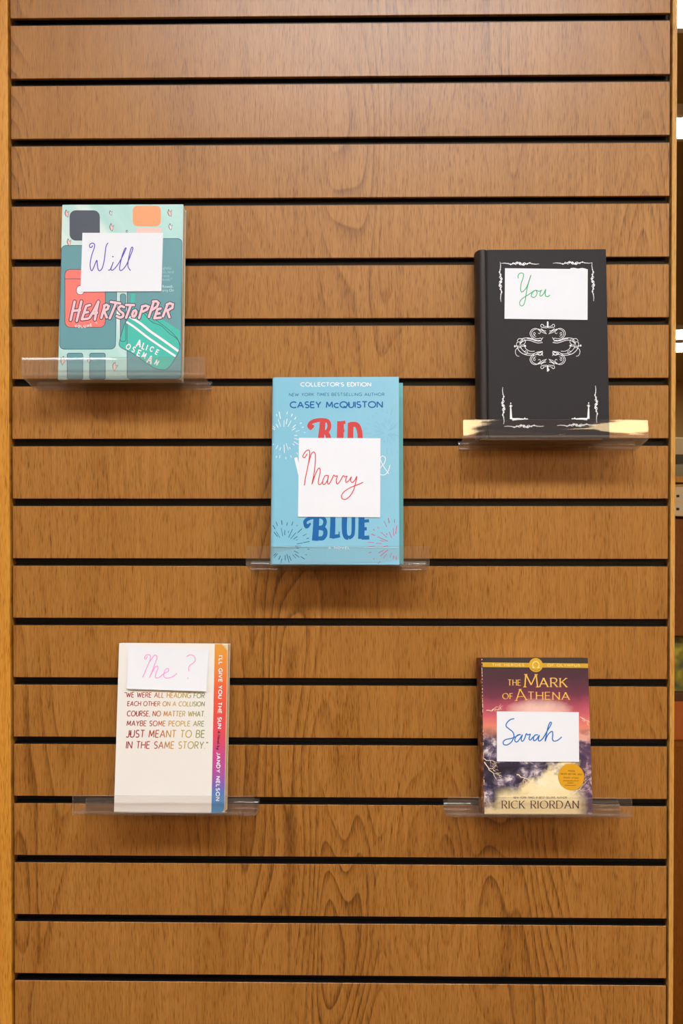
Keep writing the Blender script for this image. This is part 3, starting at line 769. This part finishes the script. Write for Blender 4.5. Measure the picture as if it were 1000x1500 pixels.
out = rrect(xs-.004, .0, W4/2-.001, H4, .006, (0, 1, 0, 0)); out = out[:-2] + [(W4/2-.001, H4-.0075), (W4/2-.0075, H4), (xs-.004, H4)]
q = MB(); q.plate(out, .0006, .0010); q.build('edge_strip', M_rain, wht)
tag(wht.children[-1], 'rainbow coloured strip')
q = MB(); q.plate([(W4/2-.0082, H4), (W4/2-.001, H4-.0086), (W4/2-.0028, H4-.0018)], .0001, .0004); q.build('folded_corner', mat('bare_paper', (226, 196, 158), .7), wht)
q = MB(); q.box((-W4/2, .0010, .0), (-W4/2+.0006, T4-.0005, H4)); q.build('spine', M_cov4, wht)
q = MB(); q.box((-W4/2, T4-.0005, 0), (W4/2, T4, H4)); q.build('back_cover', M_cov4, wht)
q = MB(); q.box((-W4/2+.0006, .0011, .0006), (W4/2-.0003, T4-.0006, H4-.0006)); q.build('page_block', M_pages, wht)
t = NT('rainbow_ink'); o_ = t.coords()
fx_ = t.math('ADD', t.math('DIVIDE', t.math('ADD', o_[0], W4/2), W4), t.math('MULTIPLY', t.math('SUBTRACT', o_[2], .11), .9))
t.link(t.ramp(fx_, [(.1, (150, 36, 44)), (.34, (178, 84, 56)), (.5, (204, 156, 72)), (.62, (196, 172, 82)), (.74, (150, 158, 96)), (.88, (96, 124, 104))]), t.b.inputs['Base Color'])
M_rink = t.m
qt = Ink(f4, -.0001)
for st, a, b, h in (('<WE WERE ALL HEADING FOR', (182,1022), (298.9,1022.9), 7.2), ('EACH OTHER ON A COLLISION', (186.4,1034.8), (298.9,1035.1), 6.6),
                    ('COURSE, NO MATTER WHAT.', (185.8,1049.8), (299.5,1050.1), 7.5), ('MAYBE SOME PEOPLE ARE', (185.5,1064), (298,1064.5), 7.4),
                    ('JUST MEANT TO BE', (184.8,1080.8), (298.6,1081), 10.4), ('IN THE SAME STORY.>', (184.8,1097), (303,1097.3), 10)):
    qt.text(st, a, b, h, .16 if h < 9 else .14, 0, slant=.1, track=.26)
qt.build('quotation_lettering', M_rink, wht)
sp = Ink(f4, .00045)
sp.text("I'LL GIVE YOU THE SUN", (321.1,960.5), (318.7,1067.5), 4.9, .24, 0, track=.34); sp.build('edge_title_lettering', M_white, wht); sp = Ink(f4, .00045); sp.text('JANDY NELSON', (317.2,1103), (315.6,1173), 4.9, .24, 0, track=.36)
sp.build('edge_author_lettering', M_white, wht)
s2 = Ink(f4, .00045)
for k, pts in enumerate(([(0,0),(1.2,3.6),(2,0)],[(.3,1.3),(1.9,1.3)],[(4.5,0),(5,3.4),(7,0),(7.4,3.6)],[(8,1),(8.5,1.9),(9.3,1),(8.6,.1),(8,1)],[(10,1.8),(10.6,.1),(11.6,1.8)],[(12.3,1),(13.4,1.1),(13,1.8),(12.2,1),(13,.1),(13.8,.6)],[(14.6,3.4),(15,.4),(15.6,.2)],
                         [(18,3.6),(18,.2),(19.2,.4),(19,1.7),(18,1.4)],[(20.5,1.8),(21,.4),(22,1.8)],[(22.3,1.9),(21.2,-1.6),(20.2,-1)])):
    s2.stroke([(318.9 - .0717*x + y*1.0, 1072 + x*1.2) for x, y in pts], .85, 0)
s2.build('script_lettering', mat('print_black', (38, 24, 34), .5), wht)
note_card(wht, R4, f4, [(187.6,946),(306.3,951),(302.3,1013),(186.2,1009.6)], 'white note handwritten in pink on the white paperback', (242, 152, 216),
  [crop(165, 935, 5.714, p) for p in (
   [(290,155),(275,177),(266,165),(278,145),(297,138),(315,150),(310,190),(285,250),(265,300),(253,328)],
   [(308,200),(335,160),(352,143),(368,148),(370,170),(352,220),(330,280),(310,330),(335,280),(355,245),(375,235),(378,255),(362,300),(360,330),(385,332),(420,305),(445,290),(468,275),(465,255),(445,262),(430,295),(432,325),(460,335),(500,325),(538,298)],
   [(622,152),(650,138),(680,148),(692,180),(680,205),(650,225),(638,245),(638,275)], [(632,335)])], 1.0, lift=.0028, off=.0006)

# ---- stormy paperback, lower right
W5, H5, T5 = .1314, .1882, .025
Q5 = [(707, 965.5), (862.8, 963), (867, 1192.5), (709, 1192)]
mrk, R5 = book_root('paperback_book', (.2445, -.0530, -.3840), 8.0, .1, .3, 'thick paperback with a purple stormy sky cover and gold title, lower right ledge')
f5 = sheet(Q5, W5, H5)
t = NT('storm_sky_print'); o_ = t.coords(); x, z = o_[0], o_[2]
hz = t.math('DIVIDE', z, H5)
n1 = t.noise(t.vec(t.math('MULTIPLY', x, 26), .3, t.math('MULTIPLY', z, 30)), 1, 6, .62, .3)
n2 = t.noise(t.vec(t.math('MULTIPLY', x, 48), 4.3, t.math('MULTIPLY', z, 60)), 1, 8, .68, .35)
sky = t.ramp(t.math('ADD', hz, t.math('MULTIPLY', t.math('SUBTRACT', n1, .5), .14)), [(.42, (236, 176, 132)), (.53, (232, 140, 112)), (.61, (214, 104, 112)), (.68, (176, 76, 98)), (.76, (112, 48, 72)), (.86, (74, 40, 58)), (1, (56, 38, 50))])
glow = t.math('SUBTRACT', 1.0, t.remap(t.math('ADD', t.math('ADD', t.math('POWER', t.math('MULTIPLY', t.math('ABSOLUTE', t.math('SUBTRACT', x, .006)), 26), 2), t.math('POWER', t.math('MULTIPLY', t.math('ABSOLUTE', t.math('SUBTRACT', hz, .665)), 15), 2)), t.math('MULTIPLY', t.math('SUBTRACT', n1, .5), 1.2)), .0, 1.2))
sky = t.mix(t.math('MULTIPLY', glow, .8), sky, lin((252, 214, 200)))
cloud = t.ramp(n2, [(.36, (26, 24, 40)), (.47, (50, 46, 72)), (.55, (112, 100, 124)), (.64, (226, 214, 214))])
cream = t.ramp(n2, [(.3, (240, 214, 150)), (.7, (250, 238, 204))])
crm = t.remap(t.math('ADD', t.math('ADD', t.math('MULTIPLY', x, 9), t.math('MULTIPLY', t.math('SUBTRACT', .30, hz), 2.4)), t.math('MULTIPLY', t.math('SUBTRACT', n1, .5), 1.6)), .0, .22)
rt = t.remap(t.math('ADD', t.math('SUBTRACT', x, .036), t.math('MULTIPLY', t.math('SUBTRACT', n2, .5), .05)), .0, .012)
low = t.mix(crm, cloud, cream)
low = t.mix(rt, low, t.ramp(n2, [(.35, (44, 36, 68)), (.5, (96, 70, 100)), (.62, (214, 180, 176))]))
lowm = t.math('SUBTRACT', 1.0, t.remap(t.math('ADD', hz, t.math('MULTIPLY', t.math('SUBTRACT', n1, .5), .22)), .46, .54))
allc = t.mix(lowm, sky, low)
base = t.math('SUBTRACT', 1.0, t.remap(t.math('ADD', hz, t.math('MULTIPLY', t.math('SUBTRACT', n1, .5), .1)), .10, .17))
mid = t.math('SUBTRACT', 1.0, t.remap(t.math('ADD', t.math('ABSOLUTE', t.math('SUBTRACT', x, .003)), t.math('MULTIPLY', t.math('SUBTRACT', n2, .5), .03)), .042, .056))
allc = t.mix(t.math('MULTIPLY', base, mid), allc, lin((238, 220, 172)))
top = t.remap(hz, .925, .93)
allc = t.mix(top, allc, lin((50, 44, 46)))
t.link(allc, t.b.inputs['Base Color']); t.b.inputs['Roughness'].default_value = .33
q = MB(); q.plate(rrect(-W5/2, 0, W5/2, H5, .004, (0, 1, 0, 0)), 0, .0006); q.build('front_cover', t.m, mrk)
t = NT('spine_print'); o_ = t.coords()
n = t.noise(t.vec(t.math('MULTIPLY', o_[0], 80), t.math('MULTIPLY', o_[1], 260), t.math('MULTIPLY', o_[2], 90)), 1, 5, .7)
t.link(t.mix(t.remap(o_[2], .15, .17), t.ramp(n, [(.35, (46, 24, 16)), (.5, (86, 46, 24)), (.62, (150, 92, 56)), (.75, (208, 170, 136))]), t.ramp(n, [(.4, (52, 24, 18)), (.6, (104, 44, 30)), (.72, (200, 140, 50))])), t.b.inputs['Base Color']); t.b.inputs['Roughness'].default_value = .4
pr = [tuple(p) for p in smooth([(-W5/2+.0002, .0003), (-W5/2-.0028, .003), (-W5/2-.0048, T5/2), (-W5/2-.0028, T5-.003), (-W5/2+.0002, T5-.0003)], 5)]
q = MB(); q.extrude_z(path_band(pr, .0006), 0, H5); q.build('spine', t.m, mrk, smooth=True)
q = MB(); q.plate(rrect(-W5/2, 0, W5/2, H5, .004, (0, 1, 0, 0)), T5-.0006, T5); q.build('back_cover', mat('dark_red_cover', (92, 40, 40), .4), mrk)
q = MB(); q.box((-W5/2+.0004, .0006, .0006), (W5/2-.0006, T5-.0006, H5-.0006)); q.build('page_block', M_pages, mrk)
M_gold = mat('print_gold', (236, 190, 84), .35, var=.1); M_cream = mat('print_cream', (246, 224, 190), .4); M_ink = mat('print_dark_purple', (54, 36, 58), .4); M_goldb = mat('print_gold_band', (206, 160, 44), .35, var=.08)
bd = Ink(f5, -.0001)
bd.poly([(708.2,972.0),(862.9,971.3),(863,977.9),(708.4,978.8)], 0); bd.text('THE HEROES', (722,977), (768.6,976.7), 3.2, .2, 1, track=.34, dy=-.00004); bd.text('OF OLYMPUS', (803,976.2), (850.7,975.9), 3.2, .2, 1, track=.34, dy=-.00004)
bd.build('gold_band', [M_goldb, mat('print_light_gold', (240, 212, 130), .4)], mrk)
c = f5((785.9, 974.8)); r = .0086
q = MB(); N = 40
for rr, y0, y1 in ((r, -.00018, 0), (r*.84, -.0003, -.00018)): q.plate([(c[0]+rr*math.cos(2*PI*k/N), c[1]+rr*math.sin(2*PI*k/N)) for k in range(N)], y0, y1)
med = q.build('medallion', mat('gold_medallion', (216, 168, 46), .3, bump=(500, .5, .0003), var=.15), mrk)
em = Ink(f5, -.0004); g = crop(695, 955, 5.556, arc(505, 108, 26, -28, -58, 238, 18))
em.stroke([(g[0][0]+3.2, g[0][1]), g[0]] + g[1:-1] + [g[-1], (g[-1][0]-3.2, g[-1][1])], 1.3, 0, 0, None, False)
for k in range(9): a = math.radians(215+12.5*k); em.stroke([(785.9+7.2*math.cos(a), 974.8-7.2*math.sin(a)), (785.9+8.6*math.cos(a), 974.8-8.6*math.sin(a))], .6, 1)
em.build('medallion_emblem', [mat('pale_gold', (246, 226, 150), .4), mat('dark_gold', (128, 90, 20), .4)], mrk)
tg = Ink(f5, -.00012); PEN = (18, .42)
for st, a, b, h in (('THE', (745,1004.9), (763.4,1004.9), 8.1), ('M', (769,1007.4), (788.5,1007.2), 19), ('ARK', (791,1006.6), (831,1006.4), 13),
                    ('OF', (737,1024.9), (751.8,1024.9), 8.1), ('A', (756.5,1027.5), (771.5,1026), 16.5), ('THENA', (774,1024.9), (834.5,1024.9), 10.6)):
    tg.text(st, a, b, h, .15 if h < 15 else .10, 0, pen=PEN, serif=True, track=.3)
tg.build('title_lettering', M_gold, mrk)
ta = Ink(f5, -.00012)
ta.text('NEW YORK TIMES #1 BEST-SELLING AUTHOR', (751.3,1169.6), (829,1169.6), 2.6, .2, 0, track=.3)
ta.text('RICK RIORDAN', (734.8,1184), (846,1184), 11, .15, 0, pen=(12, .3), serif=True, track=.3)
ta.build('author_lettering', M_ink, mrk)
rnd = random.Random(5)
def bolt(p0, p1, w_, depth=0, lg=None):
    top_ = lg is None
    if top_: lg = Ink(f5, -.00012)
    p0 = np.array(p0, float); p1 = np.array(p1, float); pts = [p0]; n = 9
    for k in range(1, n): pts.append(p0 + (p1-p0)*k/n + np.array([rnd.uniform(-1.5, 1.5), rnd.uniform(-1.5, 1.5)]))
    pts.append(p1); lg.stroke(pts, w_, 0, 0, None, False, (1, .35))
    if depth < 2:
        for k in (3, 6):
            a = math.atan2(*(p1-p0)[::-1]) + rnd.choice((-1, 1))*rnd.uniform(.5, .9); L = np.linalg.norm(p1-p0)*.45
            bolt(pts[k], pts[k] + L*np.array([math.cos(a), math.sin(a)]), w_*.6, depth+1, lg)
    if top_: lg.build('lightning_bolt', M_cream, mrk)
bolt((709.5,1117), (727,1142), 1.3); bolt((709.5,1112), (732,1118), 1.0); bolt((756,1135), (783,1147), 1.4); bolt((713,1042), (736,1040), 1.0); bolt((850,1050), (864,1058), .8); bolt((838,1163), (864,1140), .8)
c = f5((835.8, 1138.1)); r = .0160
q = MB(); q.plate([(c[0]+r*math.cos(2*PI*k/N), c[1]+r*math.sin(2*PI*k/N)) for k in range(N)], -.0002, -.00005)
stk = q.build('round_seal', mat('gold_seal', (218, 158, 24), .4, var=.05), mrk)
sl = Ink(f5, -.00024)
for st, x0, x1, y, h in (('INSIDE', 831.5,841.5,1130,2.0), ('NEVER BEFORE SEEN', 820.5,852,1134.6,2.1), ('SHORT STORY', 824.5,847,1140,2.1), ('POWERED BY CAMP', 824,846,1145,1.5), ('MAGIC', 831,839,1147.6,1.5), ('GREEN READ', 827,842,1151.4,1.6)):
    if st[:3] in ('POW', 'MAG', 'GRE'): continue
    sl.text(st, (x0, y), (x1, y+.9), h, .2, 0, track=.3)
for x0, x1, y in ((824,846.5,1144.2), (830.5,839,1147.4), (826.5,842,1150.8)):
    x = x0
    while x < x1: sl.stroke([(x, y), (x+.7, y-.9*rnd.random()-.3)], .6, 0); x += 1.1
sl.build('seal_lettering', mat('print_brown', (120, 78, 16), .5), stk)
# white wear along the spine fold
q = MB(); rnd = random.Random(8)
for k in range(34):
    z_ = rnd.uniform(.004, H5-.004) if k > 12 else H5-.002-.004*k; h = rnd.uniform(.0006, .004)
    q.box((-W5/2-.0002, -.0001, z_-h/2), (-W5/2+rnd.uniform(.0002, .0006), .0003, z_+h/2))
q.build('worn_edge', M_cream, mrk)
note_card(mrk, R5, f5, [(728,1043.1),(848.2,1043),(847.6,1116),(727.4,1115.8)], 'white note handwritten in blue on the stormy-sky paperback', (24, 118, 200),
  [crop(695, 1035, 5.556, p) for p in (
   [(320,103),(290,112),(262,140),(258,165),(280,185),(310,210),(320,245),(300,290),(265,315),(238,312),(233,290),(255,272),(300,262),(335,248),(365,230)],
   [(372,232),(350,235),(330,260),(328,285),(345,290),(365,268),(387,235),(378,270),(388,285),(405,265),(420,225),(432,234),(452,228),(442,262),(452,275),(470,255),(490,238)],
   [(512,232),(490,235),(478,255),(480,278),(500,272),(524,238),(517,270),(527,282),(552,262),(585,210),(620,150),(625,132),(613,132),(598,168),(585,220),(573,280),(590,240),(615,210),(633,205),(635,235),(632,265),(645,282),(675,275),(706,250)])], 1.35, off=.0009)

# ------------------------------------------------------------------ beyond the display, at the right edge
M_case = wood('bookcase_wood', (158, 92, 22), (136, 74, 10), (96, 48, 4), coat=.3, rough=.5, seed=9.1, ring=.4)
case = empty('bookcase', (1.15, 1.2, 0)); tag(case, 'brown wooden bookcase standing beyond the right edge of the slatwall', 'bookcase')
q = MB(); q.box((-.4, 0, 1.391), (.4, .36, 1.406)); q.build('top_board', M_post, case)
for z_, z1_ in ((1.012, 1.300), (.03, .733)):
    q = MB(); q.box((-.384, .004, z_), (.384, .03, z1_)); q.build('front_panel', M_case, case)
for x in (-.4, .385):
    q = MB(); q.box((x, .003, .0), (x+.015, .355, 1.391)); q.build('side_board', M_case, case)
q = MB(); q.box((-.384, .01, .733), (.384, .355, .748)); q.build('shelf_board', M_case, case)
q = MB(); q.box((-.384, .335, .75), (.384, .35, 1.385)); q.build('back_board', M_case, case)
q = MB(); q.box((-.39, .002, 1.308), (.39, .012, 1.380)); o = q.build('label_strip', mat('cream_card', (232, 206, 160), .6), case); tag(o, 'cream strip')
for z_ in (1.325, 1.357):
    q2 = MB(); q2.box((-.342, .0005, z_-.003), (-.335, .003, z_+.003)); q2.build('screw', M_black, o)
def thing_box(name, a, b, m, label, cat, detail):
    c = ((a[0]+b[0])/2, a[1], a[2]); o = empty(name, c); tag(o, label, cat)
    hx = (b[0]-a[0])/2; d = b[1]-a[1]; h = b[2]-a[2]
    detail(o, hx, d, h, m); return o
def flat_book(o, hx, d, h, m):
    pr = round_path([(-.0, h-.0015), (-.001, h-.0015), (-.001, .0015), (0, .0015)], .003)
    q = MB(); q.box((-hx, 0, 0), (hx, d, .003)); q.box((-hx, 0, h-.003), (hx, d, h)); q.box((-hx, 0, .003), (hx, .003, h-.003)); q.build('cover', m, o, .001)
    q = MB(); q.box((-hx+.003, .003, .003), (hx-.003, d-.003, h-.003)); q.build('page_block', M_pages, o)
zz = 1.406
for h, c, lab in ((.030, (146, 134, 98), 'olive grey book lying at the bottom of the stack on the bookcase'), (.024, (66, 56, 30), 'dark book lying in the middle of the stack on the bookcase'), (.042, (210, 186, 140), 'pale book lying on top of the stack on the bookcase')):
    thing_box('book', (.79, 1.215, zz+.0002), (1.02, 1.40, zz+h), mat('faded_cover', c, .6), lab, 'book', flat_book); zz += h
def stand_book(o, hx, d, h, m):
    q = MB(); q.box((-hx, 0, 0), (-hx+.002, d, h)); q.box((hx-.002, 0, 0), (hx, d, h)); q.box((-hx, 0, 0), (hx, .002, h)); q.build('cover', m, o, .001)
    q = MB(); q.box((-hx+.002, .002, .002), (hx-.002, d-.003, h-.003)); q.build('page_block', M_pages, o)
t = NT('mottled_green_print'); o_ = t.coords(); n = t.noise(t.vec(o_[0], o_[1], o_[2]), 22, 2)
t.link(t.ramp(n, [(.35, (92, 96, 70)), (.5, (150, 140, 40)), (.62, (206, 184, 60)), (.72, (120, 124, 90))]), t.b.inputs['Base Color'])
thing_box('storage_box', (.785, 1.225, .748), (1.05, 1.42, .868), mat('orange_card', (196, 100, 26), .6), 'orange box on the bookcase shelf at the right edge of the photo', 'box',
          lambda o, hx, d, h, m: (lambda q: (q.box((-hx, 0, .0), (hx, d, h-.02)), q.build('body', m, o, .002)))(MB()) and (lambda q: (q.box((-hx-.003, -.003, h-.022), (hx+.003, d+.003, h)), q.build('lid', mat('dark_lid', (92, 52, 20), .6), o, .002)))(MB()))
thing_box('book', (.79, 1.24, .8682), (.90, 1.38, 1.005), t.m, 'mottled yellow-green book on top of the orange box in the bookcase', 'book', stand_book)
